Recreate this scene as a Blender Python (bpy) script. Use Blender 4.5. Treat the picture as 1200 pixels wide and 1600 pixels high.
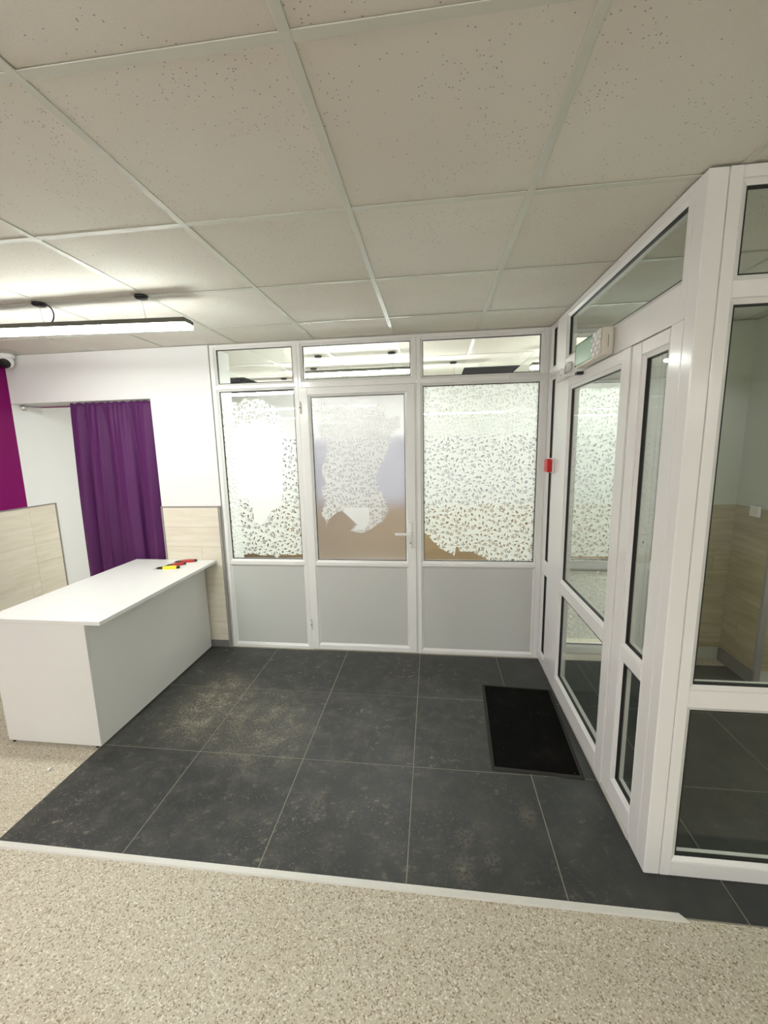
import bpy, bmesh, math, random
from mathutils import Matrix, Vector
from mathutils.geometry import delaunay_2d_cdt
random.seed(7)
for o in list(bpy.data.objects): bpy.data.objects.remove(o)
SC = bpy.context.scene
COL = SC.collection

# ------------------------------------------------------------------ camera, world, exposure
YAW, PITCH, ROLL = -0.1212, 0.1593, -0.0217
CAM_Z, FPX = 1.6742, 636.05
def camera():
    cy, sy, cp, sp = math.cos(YAW), math.sin(YAW), math.cos(PITCH), math.sin(PITCH)
    f = Vector((sy*cp, cy*cp, -sp)); r = Vector((cy, -sy, 0)); u = r.cross(f)
    c, s = math.cos(ROLL), math.sin(ROLL)
    r2 = c*r + s*u; u2 = -s*r + c*u
    m = Matrix((r2, u2, -f)).transposed().to_4x4(); m.translation = (0, 0, CAM_Z)
    cd = bpy.data.cameras.new('camera'); co = bpy.data.objects.new('camera', cd); COL.objects.link(co)
    cd.sensor_fit = 'VERTICAL'; cd.sensor_height = 36.0; cd.lens = FPX/1600*36.0; cd.clip_start = 0.02
    co.matrix_world = m
    SC.camera = co
camera()
W = bpy.data.worlds.new('world'); SC.world = W; W.use_nodes = True
W.node_tree.nodes['Background'].inputs[0].default_value = (1, 1, 1, 1)
W.node_tree.nodes['Background'].inputs[1].default_value = 0.02
VS = SC.view_settings
VS.view_transform = 'Standard'; VS.look = 'None'; VS.gamma = 1.0; VS.use_curve_mapping = False
VS.exposure = 1.20
LAMP_POWER = 26.0

# ------------------------------------------------------------------ dimensions (metres), camera stands at x = y = 0
H = 2.472            # suspended ceiling
YB = 3.105           # back partition
XR = 0.815           # glazed wall on the right
YF = 1.456           # glazed wall facing the camera on the right
XL = -3.49           # purple wall
X1, Y0, Y1 = 4.5, -5.0, 5.7
GX, GY = -1.484, 0.911   # ceiling grid
TX, TY = -1.906, 1.91    # floor tile grid
TT = 0.003           # top of the dark tiles

# ------------------------------------------------------------------ materials
def srgb(r, g, b):
    f = lambda c: (c/255/12.92) if c/255 <= .04045 else ((c/255+.055)/1.055)**2.4
    return (f(r), f(g), f(b), 1)
class NT:
    def __init__(s, name):
        s.m = bpy.data.materials.new(name); s.m.use_nodes = True; s.t = s.m.node_tree
        s.b = s.t.nodes['Principled BSDF']; s.out = s.t.nodes['Material Output']
    def n(s, typ, **k):
        d = s.t.nodes.new(typ)
        for a, v in k.items(): setattr(d, a, v)
        return d
    def l(s, a, b): s.t.links.new(a, b)
    def put(s, sock, v):
        if isinstance(v, bpy.types.NodeSocket): s.l(v, sock)
        else: sock.default_value = v
    def math(s, op, a, b=0.0, c=0.0):
        d = s.n('ShaderNodeMath', operation=op)
        for i, v in enumerate((a, b, c)): s.put(d.inputs[i], v)
        return d.outputs[0]
    def mix(s, f, a, b):
        d = s.n('ShaderNodeMix', data_type='RGBA')
        s.put(d.inputs[0], f); s.put(d.inputs[6], a); s.put(d.inputs[7], b)
        return d.outputs[2]
    def noise(s, vec, scale, detail=3, rough=.5):
        d = s.n('ShaderNodeTexNoise'); d.inputs['Scale'].default_value = scale
        d.inputs['Detail'].default_value = detail; d.inputs['Roughness'].default_value = rough
        s.l(vec, d.inputs['Vector']); return d.outputs['Fac']
    def ramp(s, f, lo, hi, smooth=True):
        d = s.n('ShaderNodeMapRange', interpolation_type='SMOOTHSTEP' if smooth else 'LINEAR')
        s.put(d.inputs[0], f); d.inputs[1].default_value = lo; d.inputs[2].default_value = hi
        return d.outputs[0]
    def scale(s, vec, v):
        d = s.n('ShaderNodeVectorMath', operation='MULTIPLY'); s.l(vec, d.inputs[0]); d.inputs[1].default_value = v
        return d.outputs[0]
    def pos(s): return s.n('ShaderNodeNewGeometry').outputs['Position']
    def obj(s): return s.n('ShaderNodeTexCoord').outputs['Object']
    def rnd(s): return s.n('ShaderNodeObjectInfo').outputs['Random']
    def bump(s, h, strength, dist=.002):
        d = s.n('ShaderNodeBump'); d.inputs['Strength'].default_value = strength; d.inputs['Distance'].default_value = dist
        s.l(h, d.inputs['Height']); s.l(d.outputs[0], s.b.inputs['Normal'])
def plain(name, col, rough=.5, metal=0, spec=.5, var=.03, sc=6):
    t = NT(name); t.b.inputs['Roughness'].default_value = rough; t.b.inputs['Metallic'].default_value = metal
    t.b.inputs['Specular IOR Level'].default_value = spec
    f = t.noise(t.pos(), sc, 4)
    d = tuple(c*(1-var*2) for c in col[:3])+(1,)
    t.l(t.mix(f, d, col), t.b.inputs['Base Color'])
    return t.m
M = {}
M['pvc'] = plain('white_plastic', (.86, .86, .84, 1), .16, var=.01)
M['pvc_old'] = plain('white_plastic_dull', (.80, .795, .76, 1), .3, var=.02)
M['bead'] = plain('white_bead', (.84, .84, .82, 1), .22, var=.01)
M['gasket'] = plain('black_rubber', (.012, .012, .012, 1), .5)
M['grey_panel'] = plain('grey_panel', srgb(205, 206, 202), .45, var=.02, sc=260)
M['desk'] = plain('white_laminate', (.79, .79, .765, 1), .38, var=.01)
M['white_wall'] = plain('white_paint', (.80, .80, .795, 1), .75, var=.012)
M['plenum'] = plain('dark_concrete', (.03, .032, .032, 1), .9)
M['grey_trim'] = plain('grey_trim', srgb(150, 144, 140), .4)
M['metal_strip'] = plain('brushed_strip', srgb(222, 221, 214), .35, .15, var=.05, sc=90)
M['sill'] = plain('dirty_sill', srgb(205, 202, 190), .4, var=.12, sc=25)
M['grout'] = plain('light_grout', srgb(150, 146, 134), .9, var=.15, sc=30)
M['base_tile'] = plain('grey_base', srgb(128, 126, 120), .6, var=.12, sc=14)
M['chrome'] = plain('chrome', (.75, .75, .76, 1), .15, 1)
M['lamp_body'] = plain('graphite_aluminium', srgb(92, 90, 80), .45, .3)
M['black'] = plain('black_plastic', (.012, .012, .013, 1), .35)
M['red'] = plain('red_plastic', srgb(205, 20, 26), .35)
M['red_tool'] = plain('red_grip', srgb(176, 34, 26), .4)
M['yellow'] = plain('yellow_grip', srgb(250, 225, 10), .4)
M['steel'] = plain('steel', (.45, .45, .45, 1), .3, 1)
M['cream'] = plain('cream_plastic', srgb(226, 222, 208), .35, var=.01)
M['green'] = plain('green_sign', srgb(120, 160, 132), .25, var=.06, sc=30)
M['green_dark'] = plain('green_edge', srgb(40, 66, 52), .4)
M['rubber'] = plain('grey_rubber', srgb(38, 37, 34), .8)
M['paper'] = plain('white_paper', (.86, .86, .84, 1), .8)

def purple_wall():
    t = NT('magenta_paint'); t.b.inputs['Roughness'].default_value = .6
    f = t.noise(t.pos(), 3, 3); t.b.inputs['Specular IOR Level'].default_value = .2; t.l(t.mix(f, srgb(116, 0, 86), srgb(128, 2, 96)), t.b.inputs['Base Color'])
    t.bump(t.noise(t.pos(), 220, 2), .08); return t.m
M['purple'] = purple_wall()
M['vest_wall'] = plain('grey_green_paint', srgb(196, 200, 186), .7)
M['lilac'] = plain('lilac_wall_dim', srgb(158, 156, 168), .7)  # lower far wall tone, dimmer than the top painted as lamplit

def ceiling_tile():
    t = NT('mineral_fibre'); t.b.inputs['Roughness'].default_value = .9; t.b.inputs['Specular IOR Level'].default_value = .15
    p = t.pos(); r = t.rnd()
    base = t.mix(r, srgb(226, 225, 215), srgb(232, 231, 223))
    base = t.mix(t.ramp(t.noise(p, 1.3, 3), .35, .75), base, srgb(222, 216, 207))
    v = t.n('ShaderNodeTexVoronoi'); v.inputs['Scale'].default_value = 130; t.l(p, v.inputs['Vector'])
    sep = t.n('ShaderNodeSeparateColor'); t.l(v.outputs['Color'], sep.inputs[0])
    region = t.ramp(t.noise(p, 4.5, 3), .42, .62)
    thr = t.math('MULTIPLY_ADD', region, .24, .03)
    dot = t.math('MULTIPLY', t.math('LESS_THAN', v.outputs['Distance'], .24), t.math('LESS_THAN', sep.outputs[0], thr))
    col = t.mix(t.math('MULTIPLY', dot, .7), base, srgb(120, 112, 102))
    fine = t.noise(p, 260, 2)
    col = t.mix(t.math('MULTIPLY', t.ramp(fine, .55, .75), .12), col, srgb(150, 145, 135))
    t.l(col, t.b.inputs['Base Color']); t.bump(fine, .25, .001); return t.m
M['ceil_tile'] = ceiling_tile()
M['ceil_bar'] = plain('grid_bar', srgb(210, 212, 201), .4, var=.02)

def lino():
    t = NT('flecked_linoleum'); t.b.inputs['Roughness'].default_value = .5; t.b.inputs['Specular IOR Level'].default_value = .3
    p = t.pos()
    v = t.n('ShaderNodeTexVoronoi'); v.inputs['Scale'].default_value = 230; t.l(p, v.inputs['Vector'])
    sep = t.n('ShaderNodeSeparateColor'); t.l(v.outputs['Color'], sep.inputs[0])
    cr = t.n('ShaderNodeValToRGB'); cr.color_ramp.interpolation = 'CONSTANT'
    el = cr.color_ramp.elements
    stops = [(0, (136, 122, 102)), (.05, (160, 147, 126)), (.15, (186, 177, 158)), (.50, (194, 186, 168)), (.76, (202, 195, 179)), (.92, (222, 216, 202))]
    el[0].position = 0; el[0].color = srgb(*stops[0][1]); el[1].position = stops[1][0]; el[1].color = srgb(*stops[1][1])
    for a, c in stops[2:]:
        e = el.new(a); e.color = srgb(*c)
    t.l(sep.outputs[0], cr.inputs[0])
    v2 = t.n('ShaderNodeTexVoronoi'); v2.inputs['Scale'].default_value = 85; t.l(p, v2.inputs['Vector'])
    s2 = t.n('ShaderNodeSeparateColor'); t.l(v2.outputs['Color'], s2.inputs[0])
    fleck = t.math('MULTIPLY', t.math('LESS_THAN', v2.outputs['Distance'], .22), t.math('LESS_THAN', s2.outputs[1], .3))
    col = t.mix(t.math('MULTIPLY', fleck, .4), cr.outputs[0], srgb(118, 104, 84))
    dirt = t.ramp(t.noise(p, 2.2, 4), .5, .8)
    col = t.mix(t.math('MULTIPLY', dirt, .22), col, srgb(158, 142, 118))
    t.l(col, t.b.inputs['Base Color']); return t.m
M['lino'] = lino()

def dark_tile():
    t = NT('anthracite_porcelain')
    p = t.pos(); r = t.rnd()
    base = t.mix(r, srgb(43, 45, 46), srgb(51, 53, 53))
    base = t.mix(t.ramp(t.noise(p, 3.5, 5, .6), .4, .7), base, srgb(60, 61, 60))
    xyz = t.n('ShaderNodeSeparateXYZ'); t.l(p, xyz.inputs[0])
    X, Y = xyz.outputs[0], xyz.outputs[1]
    def blob(cx, cy, rx, ry):
        a = t.math('POWER', t.math('DIVIDE', t.math('SUBTRACT', X, cx), rx), 2)
        b = t.math('POWER', t.math('DIVIDE', t.math('SUBTRACT', Y, cy), ry), 2)
        return t.ramp(t.math('SQRT', t.math('ADD', a, b)), 1.0, .25)
    # trodden dust: scuffs elongated along noise-warped streaks
    warp = t.n('ShaderNodeTexNoise'); warp.inputs['Scale'].default_value = 5; t.l(p, warp.inputs['Vector'])
    wp = t.n('ShaderNodeVectorMath', operation='MULTIPLY_ADD'); t.l(warp.outputs['Color'], wp.inputs[0]); wp.inputs[1].default_value = (.10, .10, 0); t.l(p, wp.inputs[2])
    fleck = t.noise(t.scale(wp.outputs[0], (95, 80, 1)), 1, 6, .8)
    scuff = t.ramp(t.noise(t.scale(wp.outputs[0], (16, 22, 1)), 1, 5, .7), .55, .74)
    area = t.ramp(t.noise(p, 2.4, 3), .42, .66)
    heavy = t.math('MAXIMUM', blob(-1.47, 2.32, .36, .50), t.math('MULTIPLY', blob(-1.05, 2.15, .5, .5), .55))
    dash = None
    for ang, sd in ((.4, 0), (1.5, 3), (2.5, 7)):
        rv = t.n('ShaderNodeVectorRotate', rotation_type='Z_AXIS'); t.l(wp.outputs[0], rv.inputs['Vector']); rv.inputs['Angle'].default_value = ang
        of = t.n('ShaderNodeVectorMath', operation='ADD'); t.l(t.scale(rv.outputs[0], (130, 34, 1)), of.inputs[0]); of.inputs[1].default_value = (sd, sd*2, 0)
        dd = t.ramp(t.noise(of.outputs[0], 1, 2, .5), .66, .74); dash = dd if dash is None else t.math('MAXIMUM', dash, dd)
    spk = t.noise(t.scale(p, (150, 150, 1)), 1, 2)
    cloud = t.ramp(t.noise(wp.outputs[0], 9, 6, .65), .42, .72)
    amt = t.math('MULTIPLY', t.ramp(fleck, .56, .70), t.math('MULTIPLY_ADD', area, .45, .22))
    amt = t.math('ADD', amt, t.math('MULTIPLY', heavy, t.math('MULTIPLY', t.ramp(fleck, .42, .62), t.math('MULTIPLY_ADD', cloud, .55, .25))))
    amt = t.math('ADD', amt, t.math('MULTIPLY', heavy, t.math('MULTIPLY', t.ramp(spk, .5, .7), .3)))
    amt = t.math('ADD', amt, t.math('MULTIPLY', cloud, .07))
    amt = t.math('ADD', amt, t.math('MULTIPLY', scuff, t.math('MULTIPLY_ADD', area, .30, .16)))
    amt = t.math('ADD', amt, t.math('MULTIPLY', dash, t.math('ADD', t.math('MULTIPLY_ADD', area, .26, .06), t.math('MULTIPLY', heavy, .35))))
    left = t.ramp(X, 1.0, -.2)
    amt = t.math('MULTIPLY', amt, t.math('MULTIPLY_ADD', left, .8, .2))
    # shoe prints
    wave = t.n('ShaderNodeTexVoronoi'); wave.inputs['Scale'].default_value = 75; t.l(p, wave.inputs['Vector'])
    tread = t.ramp(wave.outputs['Distance'], .35, .5)
    pr = None
    for cx, cy, rx, ry in ((.115, 1.40, .055, .085), (.13, 1.535, .048, .06), (.24, 1.44, .04, .055), (.42, 1.67, .05, .07), (-.55, 1.62, .05, .1)):
        bl = blob(cx, cy, rx*1.25, ry*1.25); pr = bl if pr is None else t.math('MAXIMUM', pr, bl)
    amt = t.math('ADD', amt, t.math('MULTIPLY', t.math('MULTIPLY', pr, tread), .10))
    amt = t.math('MINIMUM', amt, .8)
    t.l(t.mix(amt, base, srgb(182, 173, 152)), t.b.inputs['Base Color'])
    t.l(t.math('MULTIPLY_ADD', amt, .4, .38), t.b.inputs['Roughness'])
    t.b.inputs['Specular IOR Level'].default_value = .4
    t.bump(t.noise(p, 30, 4), .06, .002); return t.m
M['tile'] = dark_tile()

def wood(name, a, b, c, vertical_axis='Y'):
    t = NT(name); t.b.inputs['Roughness'].default_value = .45; t.b.inputs['Specular IOR Level'].default_value = .3
    r = t.rnd()
    off = t.n('ShaderNodeVectorMath', operation='ADD'); t.l(t.pos(), off.inputs[0])
    cmb = t.n('ShaderNodeCombineXYZ'); t.l(t.math('MULTIPLY', r, 13), cmb.inputs[0]); t.l(t.math('MULTIPLY', r, 7), cmb.inputs[1]); t.l(t.math('MULTIPLY', r, 29), cmb.inputs[2])
    t.l(cmb.outputs[0], off.inputs[1])
    g = t.noise(t.scale(off.outputs[0], (3, 3, 34)), 1, 6, .6)
    g2 = t.noise(t.scale(off.outputs[0], (1.6, 1.6, 7)), 1, 3)
    col = t.mix(t.ramp(g, .3, .7), a, b)
    col = t.mix(t.math('MULTIPLY', t.ramp(g2, .45, .75), .6), col, c)
    col = t.mix(t.math('MULTIPLY', r, .22), col, c)
    t.l(col, t.b.inputs['Base Color']); t.bump(g, .08, .001); return t.m
M['wood'] = wood('pale_oak', srgb(232, 226, 211), srgb(220, 212, 194), srgb(210, 199, 180))
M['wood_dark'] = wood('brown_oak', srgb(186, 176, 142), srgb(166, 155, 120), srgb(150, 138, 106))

M['wood_far'] = wood('brown_board', srgb(150, 128, 98), srgb(134, 112, 84), srgb(122, 100, 78))
def velvet():
    t = NT('purple_curtain_fabric'); t.b.inputs['Roughness'].default_value = .7
    t.b.inputs['Sheen Weight'].default_value = .12; t.b.inputs['Sheen Roughness'].default_value = .4; t.b.inputs['Sheen Tint'].default_value = srgb(190, 120, 200)
    f = t.noise(t.scale(t.pos(), (260, 260, 60)), 1, 3); g = t.noise(t.pos(), 5, 3)
    col = t.mix(f, srgb(68, 16, 74), srgb(90, 27, 94)); col = t.mix(t.math('MULTIPLY', g, .4), col, srgb(74, 15, 76))
    t.l(col, t.b.inputs['Base Color']); t.bump(f, .3, .001); return t.m
M['curtain'] = velvet()
def carpet():
    t = NT('black_pile'); t.b.inputs['Roughness'].default_value = 1; t.b.inputs['Specular IOR Level'].default_value = .05
    p = t.pos(); n = t.noise(p, 380, 3); d = t.ramp(t.noise(p, 9, 4), .5, .85)
    col = t.mix(n, (.002, .002, .002, 1), (.010, .010, .009, 1)); col = t.mix(t.math('MULTIPLY', d, .25), col, (.04, .038, .03, 1))
    v = t.n('ShaderNodeTexVoronoi'); v.inputs['Scale'].default_value = 30; t.l(p, v.inputs['Vector'])
    col = t.mix(t.math('LESS_THAN', v.outputs['Distance'], .045), col, (.4, .4, .36, 1))
    t.l(col, t.b.inputs['Base Color']); t.bump(n, 1.0, .004); return t.m
M['carpet'] = carpet()

def glass(name, tint, spec=1.0, haze=0.0, hazecol=(.8, .8, .82, 1)):
    t = NT(name); t.t.nodes.remove(t.b)
    tr = t.n('ShaderNodeBsdfTransparent'); tr.inputs[0].default_value = tint
    gl = t.n('ShaderNodeBsdfGlossy'); gl.inputs['Roughness'].default_value = .02
    geo = t.n('ShaderNodeNewGeometry'); dt = t.n('ShaderNodeVectorMath', operation='DOT_PRODUCT'); t.l(geo.outputs['Incoming'], dt.inputs[0]); t.l(geo.outputs['Normal'], dt.inputs[1])
    fres = t.math('MULTIPLY_ADD', t.math('POWER', t.math('SUBTRACT', 1, t.math('ABSOLUTE', dt.outputs['Value'])), 5), .96, .04)
    body = tr.outputs[0]
    if haze:
        df = t.n('ShaderNodeBsdfDiffuse'); df.inputs[0].default_value = hazecol
        tl = t.n('ShaderNodeBsdfTranslucent'); tl.inputs[0].default_value = hazecol
        m0 = t.n('ShaderNodeMixShader'); m0.inputs[0].default_value = .6; t.l(df.outputs[0], m0.inputs[1]); t.l(tl.outputs[0], m0.inputs[2])
        p = t.pos()
        rfr = t.n('ShaderNodeBsdfRefraction'); rfr.inputs[0].default_value = tint; rfr.inputs['Roughness'].default_value = .35; rfr.inputs['IOR'].default_value = 1.22
        tr = t.n('ShaderNodeMixShader'); tr.inputs[0].default_value = .85; t0 = t.n('ShaderNodeBsdfTransparent'); t.l(t0.outputs[0], tr.inputs[1]); t.l(rfr.outputs[0], tr.inputs[2])
        scr = t.ramp(t.noise(t.scale(p, (60, 60, 18)), 1, 5, .7), .60, .75)
        f = t.math('ADD', t.math('MULTIPLY', scr, .3), haze)
        m1 = t.n('ShaderNodeMixShader'); t.l(f, m1.inputs[0]); t.l(tr.outputs[0], m1.inputs[1]); t.l(m0.outputs[0], m1.inputs[2]); body = m1.outputs[0]
    mx = t.n('ShaderNodeMixShader'); t.l(t.math('MULTIPLY', fres, spec), mx.inputs[0]); t.l(body, mx.inputs[1]); t.l(gl.outputs[0], mx.inputs[2])
    t.l(mx.outputs[0], t.out.inputs[0]); return t.m
M['glass'] = glass('clear_glass', (.97, .985, .975, 1))
M['glass_green'] = glass('tinted_glass', (.955, .97, .95, 1))
M['glass_hazy'] = glass('glue_hazed_glass', (.93, .93, .95, 1), 1.0, .07)

def film():
    """frosted window film with leaf and blossom shapes left clear"""
    t = NT('leaf_print_film'); t.t.nodes.remove(t.b)
    uvn = t.n('ShaderNodeUVMap'); uv = uvn.outputs[0]
    wn = t.n('ShaderNodeTexNoise', noise_dimensions='2D'); wn.inputs['Scale'].default_value = 9; wn.inputs['Detail'].default_value = 1; t.l(uv, wn.inputs['Vector'])
    wv = t.n('ShaderNodeVectorMath', operation='MULTIPLY_ADD'); t.l(wn.outputs['Color'], wv.inputs[0]); wv.inputs[1].default_value = (.045, .045, 0); t.l(uv, wv.inputs[2])
    rt = t.n('ShaderNodeVectorRotate', rotation_type='Z_AXIS'); t.l(wv.outputs[0], rt.inputs['Vector']); rt.inputs['Angle'].default_value = .46; uv = rt.outputs[0]
    def layer(scale, L, wd, fl, off, rnd):
        ad = t.n('ShaderNodeVectorMath', operation='ADD'); t.l(uv, ad.inputs[0]); ad.inputs[1].default_value = (off, off*.7, 0)
        v = t.n('ShaderNodeTexVoronoi', voronoi_dimensions='2D'); v.inputs['Scale'].default_value = scale; v.inputs['Randomness'].default_value = rnd
        t.l(ad.outputs[0], v.inputs['Vector'])
        d = t.n('ShaderNodeVectorMath', operation='SUBTRACT'); t.l(ad.outputs[0], d.inputs[0]); t.l(v.outputs['Position'], d.inputs[1])
        sc = t.n('ShaderNodeSeparateColor'); t.l(v.outputs['Color'], sc.inputs[0])
        rot = t.n('ShaderNodeVectorRotate', rotation_type='Z_AXIS'); t.l(d.outputs[0], rot.inputs['Vector']); t.l(t.math('MULTIPLY', sc.outputs[0], 6.283), rot.inputs['Angle'])
        s = t.n('ShaderNodeSeparateXYZ'); t.l(rot.outputs[0], s.inputs[0])
        x, y = s.outputs[0], s.outputs[1]
        q = t.math('POWER', t.math('DIVIDE', x, L), 2)
        lim = t.math('MULTIPLY', t.math('SUBTRACT', 1, q), wd)
        leaf = t.math('LESS_THAN', t.math('ABSOLUTE', y), lim)
        rr = t.math('SQRT', t.math('ADD', t.math('MULTIPLY', x, x), t.math('MULTIPLY', y, y)))
        ang = t.math('ARCTAN2', y, x)
        pet = t.math('MULTIPLY_ADD', t.math('COSINE', t.math('MULTIPLY', ang, 5)), .38*fl, .62*fl)
        flower = t.math('MULTIPLY', t.math('LESS_THAN', rr, pet), t.math('GREATER_THAN', rr, fl*.16))
        isf = t.math('GREATER_THAN', sc.outputs[1], .62)
        return t.math('ADD', t.math('MULTIPLY', flower, isf), t.math('MULTIPLY', leaf, t.math('SUBTRACT', 1, isf)))
    a = layer(26, .0142, .0062, .0165, 0, .55)
    b = layer(26, .0075, .0034, .0066, .0192, .55)
    mask = t.math('MAXIMUM', a, t.math('MULTIPLY', b, .55))
    df = t.n('ShaderNodeBsdfDiffuse'); df.inputs[0].default_value = (.88, .89, .87, 1)
    tl = t.n('ShaderNodeBsdfTranslucent'); tl.inputs[0].default_value = (.88, .89, .87, 1)
    m0 = t.n('ShaderNodeMixShader'); m0.inputs[0].default_value = .40; t.l(df.outputs[0], m0.inputs[1]); t.l(tl.outputs[0], m0.inputs[2])
    tr = t.n('ShaderNodeBsdfTransparent'); tr.inputs[0].default_value = (.80, .80, .79, 1)
    m1 = t.n('ShaderNodeMixShader'); t.l(t.math('MULTIPLY_ADD', mask, .92, .03), m1.inputs[0]); t.l(m0.outputs[0], m1.inputs[1]); t.l(tr.outputs[0], m1.inputs[2])
    t.l(m1.outputs[0], t.out.inputs[0]); return t.m
M['film'] = film()
def sheet():
    t = NT('white_backing_film'); t.t.nodes.remove(t.b)
    df = t.n('ShaderNodeBsdfDiffuse'); df.inputs[0].default_value = (.92, .94, .92, 1)
    tl = t.n('ShaderNodeBsdfTranslucent'); tl.inputs[0].default_value = (.92, .94, .92, 1)
    m0 = t.n('ShaderNodeMixShader'); m0.inputs[0].default_value = .45; t.l(df.outputs[0], m0.inputs[1]); t.l(tl.outputs[0], m0.inputs[2])
    t.l(m0.outputs[0], t.out.inputs[0]); return t.m
M['sheet'] = sheet()
def emit(name, col, s):
    t = NT(name); t.t.nodes.remove(t.b); e = t.n('ShaderNodeEmission'); e.inputs[0].default_value = col; e.inputs[1].default_value = s
    t.l(e.outputs[0], t.out.inputs[0]); return t.m
M['diffuser'] = emit('lit_diffuser', (.96, 1, .95, 1), LAMP_POWER)

# ------------------------------------------------------------------ mesh helpers (vertices in world space, re-centred on the base)
def link(name, bm, mat, parent=None, smooth=False, origin=None):
    bmesh.ops.recalc_face_normals(bm, faces=bm.faces)
    xs = [v.co for v in bm.verts]
    if origin is None:
        mn = [min(c[i] for c in xs) for i in range(3)]; mx = [max(c[i] for c in xs) for i in range(3)]
        origin = Vector(((mn[0]+mx[0])/2, (mn[1]+mx[1])/2, mn[2]))
    origin = Vector(origin)
    bmesh.ops.translate(bm, verts=bm.verts, vec=-origin)
    me = bpy.data.meshes.new(name); bm.to_mesh(me); bm.free()
    if smooth:
        for p in me.polygons: p.use_smooth = True
    me.materials.append(M[mat] if isinstance(mat, str) else mat)
    o = bpy.data.objects.new(name, me); COL.objects.link(o)
    attach(o, origin, parent); return o
def attach(o, loc, parent):
    loc = Vector(loc)
    if parent is not None:
        o.parent = parent; o.location = loc - world_of(parent)
    else: o.location = loc
def world_of(o):
    v = Vector(o.location)
    while o.parent: o = o.parent; v = v + Vector(o.location)
    return v
def thing(name, label, cat, loc=(0, 0, 0), kind=None, group=None):
    o = bpy.data.objects.new(name, None); COL.objects.link(o); o.location = loc; o.empty_display_size = .1
    return tag(o, label, cat, kind, group)
def tag(o, label, cat, kind=None, group=None):
    o['label'] = label; o['category'] = cat
    if kind: o['kind'] = kind
    if group: o['group'] = group
    return o
def abox(bm, x0, x1, y0, y1, z0, z1, bev=0, seg=1):
    vs = [bm.verts.new((x, y, z)) for z in (z0, z1) for x, y in ((x0, y0), (x1, y0), (x1, y1), (x0, y1))]
    fs = [bm.faces.new([vs[i] for i in q]) for q in ((3, 2, 1, 0), (4, 5, 6, 7), (0, 1, 5, 4), (1, 2, 6, 5), (2, 3, 7, 6), (3, 0, 4, 7))]
    if bev:
        es = list({e for f in fs for e in f.edges})
        bmesh.ops.bevel(bm, geom=es, offset=bev, segments=seg, affect='EDGES', profile=.5)
    return vs
def box(name, x0, x1, y0, y1, z0, z1, mat, parent=None, bev=0, seg=1, smooth=False):
    bm = bmesh.new(); abox(bm, x0, x1, y0, y1, z0, z1, bev, seg); return link(name, bm, mat, parent, smooth)
def acyl(bm, a, b, r0, r1=None, n=16, caps=True):
    a, b = Vector(a), Vector(b); r1 = r0 if r1 is None else r1
    d = (b-a).normalized(); u = d.orthogonal().normalized(); w = d.cross(u)
    ra = [bm.verts.new(a+r0*(math.cos(2*math.pi*i/n)*u+math.sin(2*math.pi*i/n)*w)) for i in range(n)]
    rb = [bm.verts.new(b+r1*(math.cos(2*math.pi*i/n)*u+math.sin(2*math.pi*i/n)*w)) for i in range(n)]
    for i in range(n): bm.faces.new((ra[i], ra[(i+1) % n], rb[(i+1) % n], rb[i]))
    if caps: bm.faces.new(ra[::-1]); bm.faces.new(rb)
def cyl(name, a, b, r0, mat, parent=None, r1=None, n=16):
    bm = bmesh.new(); acyl(bm, a, b, r0, r1, n); return link(name, bm, mat, parent)
def lathe(name, prof, centre, axis, mat, parent=None, n=24):
    bm = bmesh.new(); ax = Vector(axis).normalized(); u = ax.orthogonal().normalized(); w = ax.cross(u); c = Vector(centre); rings = []
    for r, h in prof:
        rings.append([bm.verts.new(c+ax*h+max(r, 1e-4)*(math.cos(2*math.pi*i/n)*u+math.sin(2*math.pi*i/n)*w)) for i in range(n)])
    for A, B in zip(rings, rings[1:]):
        for i in range(n): bm.faces.new((A[i], A[(i+1) % n], B[(i+1) % n], B[i]))
    bm.faces.new(rings[0][::-1]); bm.faces.new(rings[-1])
    return link(name, bm, mat, parent, True)
def tube(name, pts, r, mat, parent=None, n=8):
    pts = [Vector(p) for p in pts]; bm = bmesh.new(); rings = []
    for i, p in enumerate(pts):
        d = (pts[min(i+1, len(pts)-1)]-pts[max(i-1, 0)]).normalized(); u = d.cross(Vector((.13, .31, 1))).normalized(); w = d.cross(u)
        rings.append([bm.verts.new(p+r*(math.cos(2*math.pi*k/n)*u+math.sin(2*math.pi*k/n)*w)) for k in range(n)])
    for A, B in zip(rings, rings[1:]):
        for k in range(n): bm.faces.new((A[k], A[(k+1) % n], B[(k+1) % n], B[k]))
    bm.faces.new(rings[0][::-1]); bm.faces.new(rings[-1])
    return link(name, bm, mat, parent, True)

# ------------------------------------------------------------------ floor
fl = tag(box('floor', XL-.2, X1+.1, Y0-.1, Y1+.1, -.08, 0, 'lino'), 'beige flecked linoleum floor around the dark entrance tiles', 'floor', 'structure')
box('grout_bed', TX, X1, 1.306, 3.095, 0, .0012, 'grout', fl)
rows = [(1.308, TY), (TY, TY+.608), (TY+.608, 3.095)]
for j, (a, b) in enumerate(rows):
    for i in range(11):
        x0, x1 = TX+.6*i, min(TX+.6*(i+1), X1)
        g = .0022
        if x1-x0 < .05: continue
        box('floor_tile', x0+g, x1-g, a+g, b-g, .0002, TT+random.uniform(-.0004, .0003), 'tile', fl, .0008)
bm = bmesh.new()
vs = [bm.verts.new(c) for c in ((-1.895, 1.294, .0002), (.895, 1.294, .0002), (.870, 1.323, .0002), (-1.885, 1.323, .0002), (-1.893, 1.297, .007), (.888, 1.297, .007), (.868, 1.320, .007), (-1.885, 1.320, .007))]
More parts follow.
